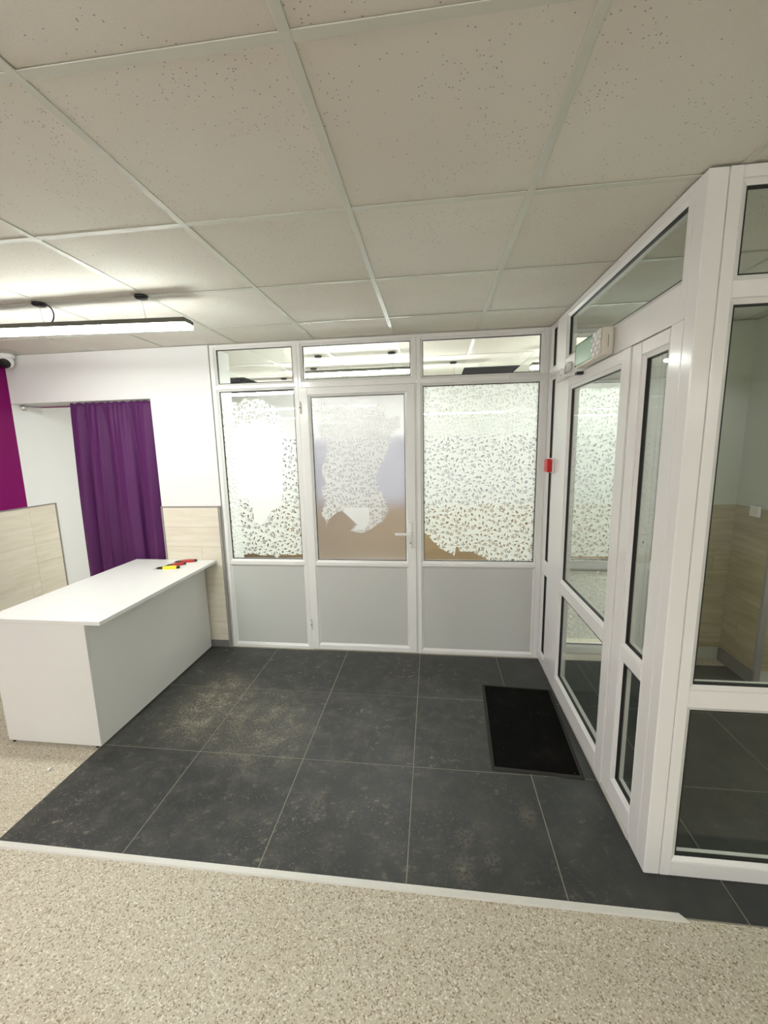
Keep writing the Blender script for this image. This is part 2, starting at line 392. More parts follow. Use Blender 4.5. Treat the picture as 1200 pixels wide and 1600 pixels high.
for q in ((3, 2, 1, 0), (4, 5, 6, 7), (0, 1, 5, 4), (1, 2, 6, 5), (2, 3, 7, 6), (3, 0, 4, 7)): bm.faces.new([vs[i] for i in q])
tag(link('trim_1', bm, 'metal_strip'), 'white edging strip along the front of the dark floor tiles', 'floor strip', 'structure')

# ------------------------------------------------------------------ ceiling: slab above, grid bars, lay-in tiles
ce = tag(box('ceiling', XL-.2, X1+.1, Y0-.1, Y1+.1, H+.25, H+.30, 'plenum'), 'suspended ceiling of white mineral tiles in a metal grid', 'ceiling', 'structure')
holes = {(3, 6), (-2, 6)}
proto = {}
i0, i1, j0, j1 = -4, 9, -10, 8
for i in range(i0, i1+1):
    for j in range(j0, j1):
        if (i, j) in holes: continue
        x0, x1 = max(GX+.6*i, XL), min(GX+.6*(i+1), X1); y0, y1 = max(GY+.6*j, Y0), min(GY+.6*(j+1), Y1)
        if x1-x0 < .04 or y1-y0 < .04: continue
        w, d = round(x1-x0-.008, 4), round(y1-y0-.008, 4)
        if (w, d) not in proto:
            bm = bmesh.new(); abox(bm, -w/2, w/2, -d/2, d/2, 0, .014, .0012)
            bmesh.ops.recalc_face_normals(bm, faces=bm.faces)
            me = bpy.data.meshes.new('ceiling_tile'); bm.to_mesh(me); bm.free(); me.materials.append(M['ceil_tile']); proto[(w, d)] = me
        o = bpy.data.objects.new('ceiling_tile', proto[(w, d)]); COL.objects.link(o)
        attach(o, ((x0+x1)/2, (y0+y1)/2, H+.0035+random.uniform(0, .0015)), ce)
        o.rotation_euler = (random.uniform(-.002, .002), random.uniform(-.002, .002), 0)
for i in range(i0+1, i1+1):
    x = GX+.6*i
    if XL+.02 < x < X1-.02: box('grid_bar', x-.012, x+.012, Y0, Y1, H+.0002, H+.0035, 'ceil_bar', ce, .0006)
for j in range(j0+1, j1+1):
    y = GY+.6*j
    if Y0+.02 < y < Y1-.02: box('grid_bar', XL, X1, y-.012, y+.012, H+.0007, H+.0036, 'ceil_bar', ce, .0006)

# ------------------------------------------------------------------ walls
def wallbox(name, lab, boxes, mat, cat='wall'):
    bm = bmesh.new()
    for b in boxes: abox(bm, *b)
    return tag(link(name, bm, mat), lab, cat, 'structure')
JX, JZ = -2.236, 2.092           # right jamb and head of the curtained opening
WT = .32
w_left = wallbox('wall_left', 'magenta painted wall left of the curtained opening', [(XL-.15, XL, Y0, YB, 0, H)], 'purple')
w_alc = wallbox('wall_alcove', 'white wall seen past the open side of the curtain', [(XL-.15, XL, YB, Y1, 0, H)], 'white_wall')
w_back = wallbox('wall_back', 'white wall around the curtained opening beside the partition', [(XL, JX, YB, YB+WT, JZ, H), (JX, -1.712, YB, YB+WT, 0, H)], 'white_wall')
wallbox('wall_rear', 'white wall behind the viewer', [(XL, X1, Y0-.15, Y0, 0, H)], 'white_wall')
wallbox('wall_right', 'white wall at the far right side', [(X1, X1+.1, Y0, Y1, 0, H)], 'white_wall')
wallbox('wall_far', 'grey-lilac wall of the room behind the partition, lamplit top painted in as white', [(XL, X1, Y1, Y1+.1, 0, H)], 'white_wall')
box('lamp_falloff_band', XL+.001, X1-.001, Y1-.012, Y1-.0005, .861, 1.80, 'lilac', bpy.data.objects['wall_far'])  # grey-lilac lower wall; lamplit brightness above it is painted in as white
wf = wallbox('wall_front', 'white wall continuing right of the vestibule glazing', [(2.06, X1, YF, YF+.1, 0, H)], 'white_wall')
w_vest = wallbox('wall_vestibule', 'grey-green painted wall inside the glazed vestibule', [(1.76, 2.19, 3.21, 3.33, 0, H), (2.19, 2.31, 2.87, 3.33, 0, H), (2.31, X1, 2.87, 2.99, 0, H)], 'vest_wall')
box('wall_panelling', XL+.001, X1-.001, Y1-.02, Y1-.001, 0, .86, 'wood_far', bpy.data.objects['wall_far'])

def planks(parent, axis, face, sgn, u0, u1, z0, z1, rowh=.165, length=1.2, th=.011, mat='wood'):
    """boards laid in staggered rows on a wall face"""
    k = 0; z = z1
    while z > z0+.005:
        zb = max(z0, z-rowh); u = u0-length*((k*.37) % 1)
        while u < u1:
            a, b = max(u, u0), min(u+length, u1)
            if b-a > .01:
                g = .0005; d = sorted((face, face+sgn*th))
                if axis == 'x': box('plank', a+g, b-g, d[0], d[1], zb+g, z-g, mat, parent, .0008)
                else: box('plank', d[0], d[1], a+g, b-g, zb+g, z-g, mat, parent, .0008)
            u += length
        z = zb; k += 1
planks(w_left, 'y', XL+.0005, 1, 1.2, YB, .07, 1.215)
planks(w_alc, 'y', XL+.0005, 1, YB, 3.352, .07, 1.215)
planks(w_back, 'x', YB-.0005, -1, JX+.012, -1.738, .062, 1.215)
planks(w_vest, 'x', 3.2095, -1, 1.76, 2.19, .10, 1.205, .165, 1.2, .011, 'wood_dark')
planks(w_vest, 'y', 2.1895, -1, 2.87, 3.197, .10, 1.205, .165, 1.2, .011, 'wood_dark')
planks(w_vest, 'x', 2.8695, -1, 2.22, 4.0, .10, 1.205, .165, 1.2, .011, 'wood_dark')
box('wainscot_cap', XL+.0005, XL+.016, 1.2, YB, 1.2155, 1.225, 'grey_trim', w_left)
box('wainscot_cap', XL+.0005, XL+.016, YB, 3.364, 1.2155, 1.225, 'grey_trim', w_alc)
box('wainscot_end', XL+.0005, XL+.016, 3.353, 3.364, .0, 1.2150, 'grey_trim', w_alc)
box('wainscot_cap', JX, -1.736, YB-.016, YB-.0005, 1.2155, 1.225, 'grey_trim', w_back)
box('wainscot_end', JX, JX+.011, YB-.016, YB-.0005, .0, 1.215, 'grey_trim', w_back)
box('wainscot_end', -1.738, -1.716, YB-.018, YB-.0005, .0, 1.2255, 'grey_trim', w_back)
box('corner_profile', -1.728, -1.7125, YB-.006, YB-.0005, 1.2258, H-.001, 'pvc_old', w_back)
tag(box('baseboard_back', JX+.012, -1.7385, YB-.016, YB-.0005, TT, .061, 'base_tile'), 'grey stone baseboard under the wood cladding by the desk', 'baseboard', 'structure')
box('corner_strip', 2.186-.012, 2.226-.012, 2.845, 2.868, TT, 1.22, 'grey_trim', w_vest)
tag(box('baseboard_vestibule', 2.165, 2.178, 2.845, 3.19, TT, .10, 'base_tile'), 'grey baseboard along the vestibule side wall', 'baseboard', 'structure')

# ------------------------------------------------------------------ glazed frames
def plane(kind):
    """maps (u, depth, z) to world; depth grows away from the viewer"""
    if kind == 'back': return lambda u, d, z: (u, YB+d, z)
    if kind == 'right': return lambda u, d, z: (XR+d, u, z)
    if kind == 'front': return lambda u, d, z: (u, YF+d, z)
    if kind == 'vest': return lambda u, d, z: (u, 3.2+d, z)
def pbox(name, mp, u0, u1, d0, d1, z0, z1, mat, parent, bev=.002):
    a, b = mp(u0, d0, z0), mp(u1, d1, z1)
    return box(name, min(a[0], b[0]), max(a[0], b[0]), min(a[1], b[1]), max(a[1], b[1]), z0, z1, mat, parent, bev)
def ring(name, mp, u0, u1, z0, z1, w, d0, d1, dslope, mat, parent):
    """rectangular ring growing outwards by w from the opening; inner edge sits dslope deeper"""
    bm = bmesh.new()
    R = []
    for (e, d) in ((0, d0+dslope), (w, d0), (w, d1), (0, d1)):
        R.append([bm.verts.new(mp(u, d, z)) for u, z in ((u0-e, z0-e), (u1+e, z0-e), (u1+e, z1+e), (u0-e, z1+e))])
    for k in range(4):
        A, B = R[k], R[(k+1) % 4]
        for i in range(4): bm.faces.new((A[i], A[(i+1) % 4], B[(i+1) % 4], B[i]))
    return link(name, bm, mat, parent)
BW = .016
def fill(mp, parent, u0, u1, z0, z1, typ, off, gmat, back=True):
    ring('glazing_bead', mp, u0, u1, z0, z1, BW-.0005, off+.004, off+.05, .010, 'bead', parent)
    if typ == 'glass':
        ring('gasket', mp, u0+.0045, u1-.0045, z0+.0045, z1-.0045, .0044, off+.014, off+.030, 0, 'gasket', parent)
        pbox('glass_pane', mp, u0+.001, u1-.001, off+.020, off+.024, z0+.001, z1-.001, gmat, parent, 0)
    else:
        pbox('panel', mp, u0+.0005, u1-.0005, off+.012, off+.036, z0+.0005, z1-.0005, 'grey_panel', parent, 0)
def section(name, lab, cat, kind, u0, u1, z0, z1, ops, off=0.0, th=.06, gmat='glass', pv='pvc'):
    """frame with openings stacked upwards: ops = [(ua, ub, za, zb, type)]"""
    mp = plane(kind); c = mp((u0+u1)/2, off+th/2, z0)
    root = thing(name, lab, cat, c, 'structure')
    ua = min(o[0] for o in ops)-BW; ub = max(o[1] for o in ops)+BW
    pbox('stile', mp, u0, ua, off, off+th, z0, z1, pv, root)
    pbox('stile', mp, ub, u1, off, off+th, z0, z1, pv, root)
    prev = z0
    for (a, b, za, zb, t) in ops:
        pbox('rail', mp, ua, ub, off+.0006, off+th, prev, za-BW, pv, root); prev = zb+BW
        if a-BW > ua+.001: pbox('bead_packer', mp, ua, a-BW, off+.0006, off+th, za-BW, zb+BW, pv, root)
        if b+BW < ub-.001: pbox('bead_packer', mp, b+BW, ub, off+.0006, off+th, za-BW, zb+BW, pv, root)
        fill(mp, root, a, b, za, zb, t, off, gmat)
    pbox('rail', mp, ua, ub, off+.0006, off+th, prev, z1, pv, root)
    return root
def filmsheet(name, mp, pts, d, mat, parent, jag=0, lab=None, holes=()):
    if jag:
        q = []
        for k, p in enumerate(pts):
            n = pts[(k+1) % len(pts)]; q.append(p); L = math.hypot(n[0]-p[0], n[1]-p[1]); m = min(6, int(L/.018))
            if L > .35: continue
            for s in range(1, m): q.append((p[0]+(n[0]-p[0])*s/m+random.uniform(-jag, jag), p[1]+(n[1]-p[1])*s/m+random.uniform(-jag, jag)))
        pts = q
    loops = [pts]+list(holes); V, E = [], []
    for L in loops:
        n0 = len(V); V += [Vector(p) for p in L]; E += [(n0+k, n0+(k+1) % len(L)) for k in range(len(L))]
    ov, oe, of, _, _, _ = delaunay_2d_cdt(V, E, [], 1, 1e-5)
    def inside(P, L):
        c = False
        for k in range(len(L)):
            (xa, ya), (xb, yb) = L[k], L[k-1]
            if (ya > P[1]) != (yb > P[1]) and P[0] < (xb-xa)*(P[1]-ya)/(yb-ya)+xa: c = not c
        return c
    cen = lambda t: (sum(ov[k][0] for k in t)/3, sum(ov[k][1] for k in t)/3)
    of = [t for t in of if inside(cen(t), pts) and not any(inside(cen(t), h) for h in holes)]
    bm = bmesh.new(); lay = bm.loops.layers.uv.new('UVMap'); vs = [bm.verts.new(mp(v[0], d, v[1])) for v in ov]
    for t in of:
        f = bm.faces.new([vs[k] for k in t])
        for lp, k in zip(f.loops, t): lp[lay].uv = ov[k]
    for v in [v for v in bm.verts if not v.link_faces]: bm.verts.remove(v)
    o = link(name, bm, mat, parent)
    if lab: o['label'] = lab
    return o
F1 = [(-1.655,1.991),(-1.632,2.029),(-1.567,2.046),(-1.499,2.034),(-1.454,2.072),(-1.409,2.046),(-1.355,2.068),(-1.314,2.057),(-1.265,2.017),(-1.22,2.001),(-1.217,1.962),(-1.178,1.927),(-1.168,1.838),(-1.146,1.769),(-1.116,1.749),(-1.057,1.728),(-1.057,1.376),(-1.057,0.819),(-1.157,0.813),(-1.238,0.817),(-1.279,0.784),(-1.321,0.811),(-1.404,0.805),(-1.481,0.82),(-1.571,0.808),(-1.655,0.813),(-1.655,1.277),(-1.655,1.691)]
S1 = [(-1.564,1.829),(-1.529,1.863),(-1.353,1.883),(-1.183,1.854),(-1.173,1.68),(-1.197,1.3),(-1.223,1.222),(-1.296,1.18),(-1.356,1.101),(-1.397,1.053),(-1.45,1.09),(-1.462,1.212),(-1.49,1.276),(-1.577,1.287),(-1.585,1.587)]
F2 = [(-0.898,1.966),(-0.863,1.997),(-0.819,2.02),(-0.812,1.996),(-0.744,2.001),(-0.711,1.984),(-0.676,2.007),(-0.626,2.005),(-0.594,1.988),(-0.569,1.964),(-0.527,1.978),(-0.461,1.979),(-0.42,1.983),(-0.379,1.989),(-0.363,1.941),(-0.34,1.877),(-0.299,1.884),(-0.25,1.906),(-0.243,1.81),(-0.309,1.764),(-0.328,1.683),(-0.353,1.635),(-0.371,1.569),(-0.415,1.504),(-0.442,1.429),(-0.418,1.378),(-0.394,1.319),(-0.365,1.26),(-0.371,1.208),(-0.336,1.225),(-0.355,1.157),(-0.39,1.114),(-0.399,1.088),(-0.451,1.062),(-0.513,1.018),(-0.548,1.001),(-0.653,1.018),(-0.598,1.071),(-0.722,1.184),(-0.825,1.114),(-0.836,1.07),(-0.852,1.114),(-0.877,1.132),(-0.88,1.184),(-0.847,1.219),(-0.86,1.323),(-0.879,1.366),(-0.822,1.391),(-0.846,1.434),(-0.868,1.511),(-0.831,1.577),(-0.812,1.677),(-0.824,1.727),(-0.866,1.753),(-0.887,1.844)]
S2 = [(-0.713,1.18),(-0.672,1.21),(-0.499,1.204),(-0.493,1.097),(-0.539,1.027),(-0.626,1.023),(-0.593,1.071)]
F3 = [(-0.071,1.000),(-0.06,0.992),(-0.028,0.976),(-0.009,0.944),(0.023,0.916),(0.054,0.879),(0.081,0.867),(0.129,0.843),(0.152,0.835),(0.164,0.815),(0.172,0.856),(0.179,0.896),(0.195,0.889),(0.207,0.856),(0.238,0.852),(0.284,0.857),(0.319,0.841),(0.358,0.825),(0.393,0.809),(0.412,0.797),(0.432,0.781),(.757,.781),(.757,2.105),(-.071,2.105)]
ZT = H-.003
back = plane('back')
w1 = section('window_1', 'left partition bay with scraped leaf film beside the white wall', 'window', 'back', -1.706, -1.014, TT, ZT,
             [(-1.664, -1.053, .046, .717, 'panel'), (-1.657, -1.055, .779, 2.123, 'glass'), (-1.657, -1.054, 2.180, 2.434, 'glass')])
filmsheet('leaf_film', back, F1, .0245, 'film', w1, .004, None, [S1])
filmsheet('backing_sheet', back, S1, .0246, 'sheet', w1, 0, 'plain white patch without leaf print')
w2 = section('window_2', 'transom light above the partition door', 'window', 'back', -1.013, -.119, 2.128, ZT, [(-.972, -.162, 2.187, 2.430, 'glass')])
pbox('jamb', back, -1.0135, -1.0008, .0, .06, TT, 2.1275, 'pvc', w2, .001)
pbox('jamb', back, -.1292, -.1185, .0, .06, TT, 2.1275, 'pvc', w2, .001)
w3 = section('window_3', 'right partition bay with almost whole leaf-printed film', 'window', 'back', -.118, .812, TT, ZT,
             [(-.073, .757, .046, .722, 'panel'), (-.072, .758, .780, 2.108, 'glass'), (-.072, .756, 2.175, 2.428, 'glass')])
filmsheet('leaf_film', back, F3, .0245, 'film', w3, .003)
d1 = section('door_1', 'partition door with torn leaf film hanging in its glass', 'door', 'back', -1.0, -.130, .009, 2.126,
             [(-.929, -.206, .066, .718, 'panel'), (-.923, -.208, .779, 2.058, 'glass')], off=-.008, th=.066, gmat='glass_hazy')
filmsheet('leaf_film', back, F2, .0115, 'film', d1, .004, None, [S2])
filmsheet('folded_flap', back, S2, .0114, 'sheet', d1, 0, 'plain white folded flap of film')
# door furniture
def lever(parent, mp, u, z, tip, off):
    h = pbox('handle_plate', mp, u-.014, u+.014, off-.010, off-.0003, z-.115, z+.09, 'pvc', parent, .004)
    bm = bmesh.new(); a = Vector(mp(u, off-.008, z)); b = Vector(mp(u, off-.045, z)); acyl(bm, a, b, .009, n=12)
    link('handle_neck', bm, 'pvc', h)
    bm = bmesh.new(); s = 1 if tip > u else -1
    u0, u1 = sorted((u-s*.012, tip))
    p, q = mp(u0, off-.055, z-.010), mp(u1, off-.040, z+.010)
    abox(bm, min(p[0], q[0]), max(p[0], q[0]), min(p[1], q[1]), max(p[1], q[1]), z-.010, z+.010, .005, 2)
    link('lever', bm, 'pvc', h, True)
    bm = bmesh.new(); acyl(bm, mp(u, off-.0095, z-.077), mp(u, off-.014, z-.077), .009, n=14); k = link('lock_cylinder', bm, 'chrome', h)
    pbox('key_slot', mp, u-.0015, u+.0015, off-.0146, off-.0141, z-.083, z-.071, 'black', h, 0)
lever(d1, back, -.172, 1.005, -.292, -.008)
for hz in (1.98, .228):
    bm = bmesh.new(); acyl(bm, back(-1.004, -.016, hz-.045), back(-1.004, -.016, hz+.045), .0075, n=12); hg = link('hinge', bm, 'pvc_old', d1)
    bm = bmesh.new(); acyl(bm, back(-1.004, -.016, hz-.004), back(-1.004, -.016, hz+.004), .0079, n=12); link('hinge_washer', bm, 'grey_trim', hg)

tag(box('trim_6', .8125, .876, 3.0965, 3.166, TT, ZT, 'pvc'), 'white corner filler between the partition and the narrow sidelight', 'post', 'structure')
right = plane('right')
w4 = section('window_4', 'narrow sidelight strip between the partition and the entrance door', 'window', 'right', 2.922, 3.0962, TT, ZT,
             [(2.957, 3.058, .09, .70, 'glass'), (2.957, 3.058, .812, 2.105, 'glass'), (2.957, 3.058, 2.195, 2.440, 'glass')], gmat='glass_green')
w5 = section('window_5', 'long transom light above the entrance doors on the right', 'window', 'right', YF+.0605, 2.921, 2.064, ZT, [(1.566, 2.730, 2.200, 2.426, 'glass')], gmat='glass_green')
tag(box('trim_2', XR, XR+.06, 2.778, 2.921, TT, 2.0635, 'pvc', None, .002), 'white jamb post on the hinge side of the entrance door', 'post', 'structure')
tag(box('trim_3', XR, XR+.06, YF+.0605, 1.589, TT, 2.0635, 'pvc', None, .002), 'wide white jamb post next to the glazed corner', 'post', 'structure')
tag(box('trim_4', XR, .8725, YF, YF+.060, TT, ZT, 'pvc', None, .003), 'white corner post where the two glazed walls meet', 'post', 'structure')
tag(box('trim_5', XR-.004, XR+.065, 1.5895, 2.7775, TT, .022, 'sill', None, .003), 'worn white threshold under the entrance doors', 'threshold', 'structure')
d2 = section('door_2', 'wide glazed entrance door leaf in the right wall', 'door', 'right', 1.868, 2.772, .025, 2.059,
             [(1.962, 2.622, .140, .704, 'glass'), (1.962, 2.622, .808, 1.990, 'glass')], off=-.006, th=.064, gmat='glass_green')
d3 = section('door_3', 'narrow glazed entrance door leaf next to the corner post', 'door', 'right', 1.592, 1.864, .025, 2.059,
             [(1.612, 1.768, .142, .716, 'glass'), (1.612, 1.768, .808, 1.992, 'glass')], off=.0, th=.058, gmat='glass_green')
front = plane('front')
w6 = section('window_6', 'tall glazed vestibule wall at the right edge facing the viewer', 'window', 'front', .874, 2.058, TT, ZT,
             [(.928, 2.00, .082, .704, 'glass'), (.928, 2.00, .804, 2.086, 'glass'), (.930, 2.00, 2.170, 2.418, 'glass')], gmat='glass_green')
vest = plane('vest')
d4 = section('door_4', 'leaf-filmed outer door seen through the entrance glass', 'door', 'vest', .882, 1.60, TT, ZT,
             [(.95, 1.54, .075, .690, 'glass'), (.95, 1.54, .775, 2.10, 'glass'), (.95, 1.54, 2.20, 2.42, 'glass')])
filmsheet('leaf_film', vest, [(.951, .12), (1.539, .12), (1.539, .689), (.951, .689)], .0245, 'film', d4)
filmsheet('leaf_film', vest, [(.951, .80), (1.539, .80), (1.539, 2.06), (.951, 2.06)], .0245, 'film', d4)
lever(d4, vest, 1.565, 1.0, 1.44, 0)
w7 = section('window_7', 'narrow filmed strip beside the outer vestibule door', 'window', 'vest', 1.601, 1.758, TT, ZT,
             [(1.64, 1.72, .075, .690, 'panel'), (1.64, 1.72, .775, 2.10, 'glass'), (1.64, 1.72, 2.20, 2.42, 'glass')])
filmsheet('leaf_film', vest, [(1.641, .80), (1.719, .80), (1.719, 2.06), (1.641, 2.06)], .0245, 'film', w7)

# ------------------------------------------------------------------ pendant lamps
def pendant(label, xa, xb, y, zb, tilt=0.0, canopies=(), cord=True, half=.040):
    zc = zb
    root = thing('pendant_lamp', label, 'lamp', ((xa+xb)/2, y, zb), None, 'linear pendant lamps')
    T = Matrix.Translation(Vector((xb, y, zb))) @ Matrix.Rotation(tilt, 4, 'Y') @ Matrix.Translation(-Vector((xb, y, zb)))
    def tl(bm): bmesh.ops.transform(bm, matrix=T, verts=bm.verts)
    bm = bmesh.new(); abox(bm, xa, xb, y-half, y+half, zb+.0205, zb+.045)
    bmesh.ops.bevel(bm, geom=[e for e in bm.edges if abs(e.verts[0].co.z-e.verts[1].co.z) < 1e-5 and e.verts[0].co.z > zb+.03], offset=.006, segments=2, affect='EDGES'); tl(bm); link('housing', bm, 'lamp_body', root)
    bm = bmesh.new(); abox(bm, xa+.002, xb-.001, y-half+.002, y+half-.002, zb, zb+.0203); tl(bm); link('diffuser', bm, 'diffuser', root)
    for cx in canopies:
        top = T @ Vector((cx+.012, y, zb+.044))
        lathe('ceiling_canopy', [(.033, 0), (.033, .008), (.028, .014), (.010, .016)], (cx, y, H-.0001), (0, 0, -1), 'black', root, 24)
        bm = bmesh.new(); acyl(bm, (cx, y, H-.014), top, .0011, n=6); link('suspension_wire', bm, 'steel', root)
        lathe('wire_grip', [(.005, 0), (.005, .012), (.002, .016)], top, (0, 0, 1), 'chrome', root, 12)
    if cord and canopies:
        cx = canopies[0]; P = []
        for s in range(17):
            a = s/16*math.pi; P.append((cx+.035+.055*math.sin(a), y-.012, H-.012-(H-.012-zb-.052)*(1-math.cos(a))/2))
        e = P[-1]
        P += [(e[0]-.05, y-.01, zb+.055), (e[0]-.12, y-.012, zb+.056), (e[0]-.25, y-.008, zb+.058+.25*math.sin(-tilt)*-1), (e[0]-.45, y-.01, zb+.060+.4*math.sin(tilt))]
        tube('power_cord', P, .0035, 'black', root)
    return root
pendant('linear pendant lamp hanging over the white desk', -2.85, -1.25, 2.10, 2.302, .021, (-2.094, -1.499))
pendant('linear pendant lamp mirrored as a streak in the right partition pane', -.55, 1.47, -2.35, 2.302, 0, (-.25, 1.15))
pendant('linear pendant lamp overhead behind the viewer on the desk side', -2.9, -.9, -.30, 2.302, 0, (-2.5, -1.3))
pendant('unseen linear pendant lamp added further back along the magenta wall', -3.2, -1.2, -2.35, 2.302, 0, (-2.8, -1.6))  # added out of view to brighten the main room
pendant('unseen linear pendant lamp added near the rear wall on the left', -3.3, -1.3, -4.2, 2.302, 0, (-2.9, -1.7))  # unseen fill lamp, added for more light from behind the camera
pendant('unseen linear pendant lamp added near the rear wall on the right', 2.4, 4.3, -4.2, 2.302, 0, (2.8, 3.9))  # unseen fill lamp, added to raise the main room light on the right
pendant('linear pendant lamp seen through the transom over the partition door', -1.17, -.19, 3.66, 2.302, 0, (-1.0, -.35), False)
pendant('linear pendant lamp seen through the right partition transom', .83, 1.80, 3.74, 2.302, 0, (1.0, 1.6), False)
pendant('linear pendant lamp added as fill behind the left partition bay', -2.4, -1.5, 4.7, 2.302, 0, (-2.2, -1.7), False)  # added to brighten the back room seen through the left pane
pendant('linear pendant lamp added as fill in the middle of the room behind the door', -1.5, .5, 4.2, 2.302, 0, (-1.2, .2), False)  # fill lamp added to lift the back room ceiling and film backlight
pendant('linear pendant lamp added as fill in the middle of the room behind the vestibule', 1.0, 3.0, 4.2, 2.302, 0, (1.3, 2.7), False)  # second fill lamp added for back room brightness
pendant('unseen linear pendant lamp added as fill at the far end of the vestibule', 2.75, 3.6, 2.2, 2.302, 0, (2.9, 3.4), False)  # added out of view because the vestibule rendered too dark

# ------------------------------------------------------------------ desk
dk = thing('reception_desk', 'white laminate reception desk standing by the tile edge', 'desk', (-2.15, 2.48, 0))
box('desktop', -2.505, -1.785, 1.872, 3.084, .752, .775, 'desk', dk, .0015)
box('end_panel', -2.487, -1.888, 1.880, 1.898, .014, .7515, 'desk', dk, .001)
box('end_panel', -2.487, -1.888, 3.05, 3.068, .014, .7515, 'desk', dk, .001)
box('modesty_panel', -1.906, -1.888, 1.8985, 3.0495, .014, .7515, 'desk', dk, .001)
for fx in (-2.46, -1.92):
    for fy in (1.889, 3.059): cyl('foot', (fx, fy, TT if fx > -1.95 and False else .0005), (fx, fy, .0138), .008, 'black', dk)

# ------------------------------------------------------------------ curtain on a tension rod
rod = thing('curtain_rod', 'chrome rod spanning the doorway that carries the purple curtain', 'curtain rod', (-2.86, 3.204, 2.07))
cyl('rod', (XL+.006, 3.204, 2.068), (JX-.006, 3.204, 2.068), .0125, 'chrome', rod)
for xx, s in ((XL+.0005, 1), (JX-.0005, -1)):
    lathe('rod_socket', [(.026, 0), (.026, .005), (.017, .009), (.017, .026), (.013, .028)], (xx, 3.204, 2.068), (s, 0, 0), 'chrome', rod, 20)
def curtain():
    bm = bmesh.new(); nu, nz = 150, 50; xa, xb = -2.975, -2.243; zt, zb = 2.080, .03; G = []
    for k in range(nz+1):
        t = k/nz; z = zt+(zb-zt)*t
        row = []
        for i in range(nu+1):
            s = i/nu
            amp = .012+.025*min(1, t*2.5)
            ph = .5*math.sin(1.7*t+s*4)+.5*t
            c = 2*math.pi*(4.4*s+.28*math.sin(4.2*s+1))+ph
            fold = (1-abs(math.sin(c/2)))**1.7
            y = amp*(2.1*fold-.7+.20*math.sin(2*math.pi*7.7*s+2*ph)*(1-fold))
            y += .008*math.sin(2*math.pi*17*s+3*math.sin(9*s))*max(0, 1-t*4)**1.5*math.exp(-((s-.45)/.33)**2)
            if t < .03: y *= .6
            x = xa+(xb-xa)*s+.012*math.sin(2*math.pi*5.2*s*2+1)*min(1, t*2)*(s*(1-s)*4)-(1-s)*.02*math.sin(t*2.5)
            off = -.013 if t < .03 else 0
            row.append(bm.verts.new((x, 3.138+y, z+(.004*math.sin(s*70) if k == 0 else 0))))
        G.append(row)
    for k in range(nz):
        for i in range(nu): bm.faces.new((G[k][i], G[k][i+1], G[k+1][i+1], G[k+1][i]))
    o = link('curtain', bm, 'curtain', None, True)
    md = o.modifiers.new('thickness', 'SOLIDIFY'); md.thickness = .002
    return tag(o, 'deep purple fabric curtain gathered in the doorway', 'curtain')
curtain()

# ------------------------------------------------------------------ security camera in the ceiling corner
sc = thing('security_camera', 'white turret security camera in the upper left corner', 'camera', (-3.40, 3.05, 2.47))
lathe('mount', [(.058, 0), (.060, .006), (.060, .022), (.054, .032), (.044, .036)], (-3.40, 3.045, H-.0002), (0, 0, -1), 'pvc', sc, 28)
aim = Vector((.42, -.75, -.5)).normalized(); cc = Vector((-3.395, 3.035, H-.062))
prof = [(.052*math.sin(a), -.052*math.cos(a)) for a in [math.pi*k/14 for k in range(0, 11)]]
bl = lathe('ball', prof, cc, aim, 'pvc', sc, 28)
lathe('lens_face', [(.036, .0), (.0385, .0395), (.034, .043), (.012, .044)], cc, aim, 'black', bl, 28)
lathe('lens', [(.012, .0), (.012, .046), (.007, .048)], cc, aim, 'gasket', bl, 18)

# ------------------------------------------------------------------ emergency exit light and fittings on the entrance door head
ex = thing('exit_light', 'cream emergency light with green exit panel above the entrance door', 'exit sign', (XR-.03, 2.21, 2.064))
box('housing', XR-.055, XR-.0065, 2.040, 2.388, 2.064, 2.186, 'cream', ex, .005, 2)
box('back_plate', XR-.0064, XR-.0005, 2.050, 2.380, 2.070, 2.180, 'cream', ex)
pn = box('sign_panel', XR-.0595, XR-.0552, 2.150, 2.374, 2.074, 2.176, 'green', ex, .001)
box('sign_border', XR-.0605, XR-.0552, 2.3745, 2.380, 2.071, 2.180, 'green_dark', pn)
box('sign_border', XR-.0605, XR-.0552, 2.150, 2.3745, 2.1765, 2.180, 'green_dark', pn)
bm = bmesh.new()
for a in range(4):
    for b in range(5): abox(bm, XR-.066+.005*((a+b) % 2), XR-.0552, 2.046+.0255*a, 2.070+.0255*a, 2.070+.0225*b, 2.0915+.0225*b, .004)
rf = link('reflector_lens', bm, 'pvc', ex)
box('latch', XR-.030, XR-.027, 2.0386, 2.0398, 2.10, 2.15, 'grey_trim', ex)

dc = thing('door_sensor', 'small white round sensor with cable above the entrance door', 'sensor', (XR-.02, 2.66, 2.11))
lathe('dome', [(.030, 0), (.030, .010), (.026, .020), (.016, .028), (.004, .031)], (XR-.0005, 2.64, 2.118), (-1, 0, 0), 'pvc_old', dc, 24)
lathe('cap_ring', [(.013, .026), (.013, .031), (.010, .032)], (XR-.0005, 2.64, 2.118), (-1, 0, 0), 'grey_trim', dc, 20)
box('junction_box', XR-.020, XR-.0005, 2.70, 2.78, 2.09, 2.12, 'pvc_old', dc, .003)
cyl('cable_duct', (XR-.008, 2.785, 2.128), (XR-.008, 3.09, 2.142), .0065, 'pvc_old', dc, None, 10)
arm = thing('door_closer', 'thin white door closer arm across the partition corner', 'door closer', (.7, 2.9, 2.13))
cyl('arm', (.56, YB-.010, 2.146), (.79, YB-.010, 2.153), .0055, 'pvc', arm, None, 10)
box('bracket', .545, .565, YB-.016, YB-.0005, 2.136, 2.150, 'pvc', arm, .002)
cyl('arm', (XR-.03, 2.66, 2.072), (XR-.03, 2.42, 2.045), .006, 'pvc', arm, None, 10)
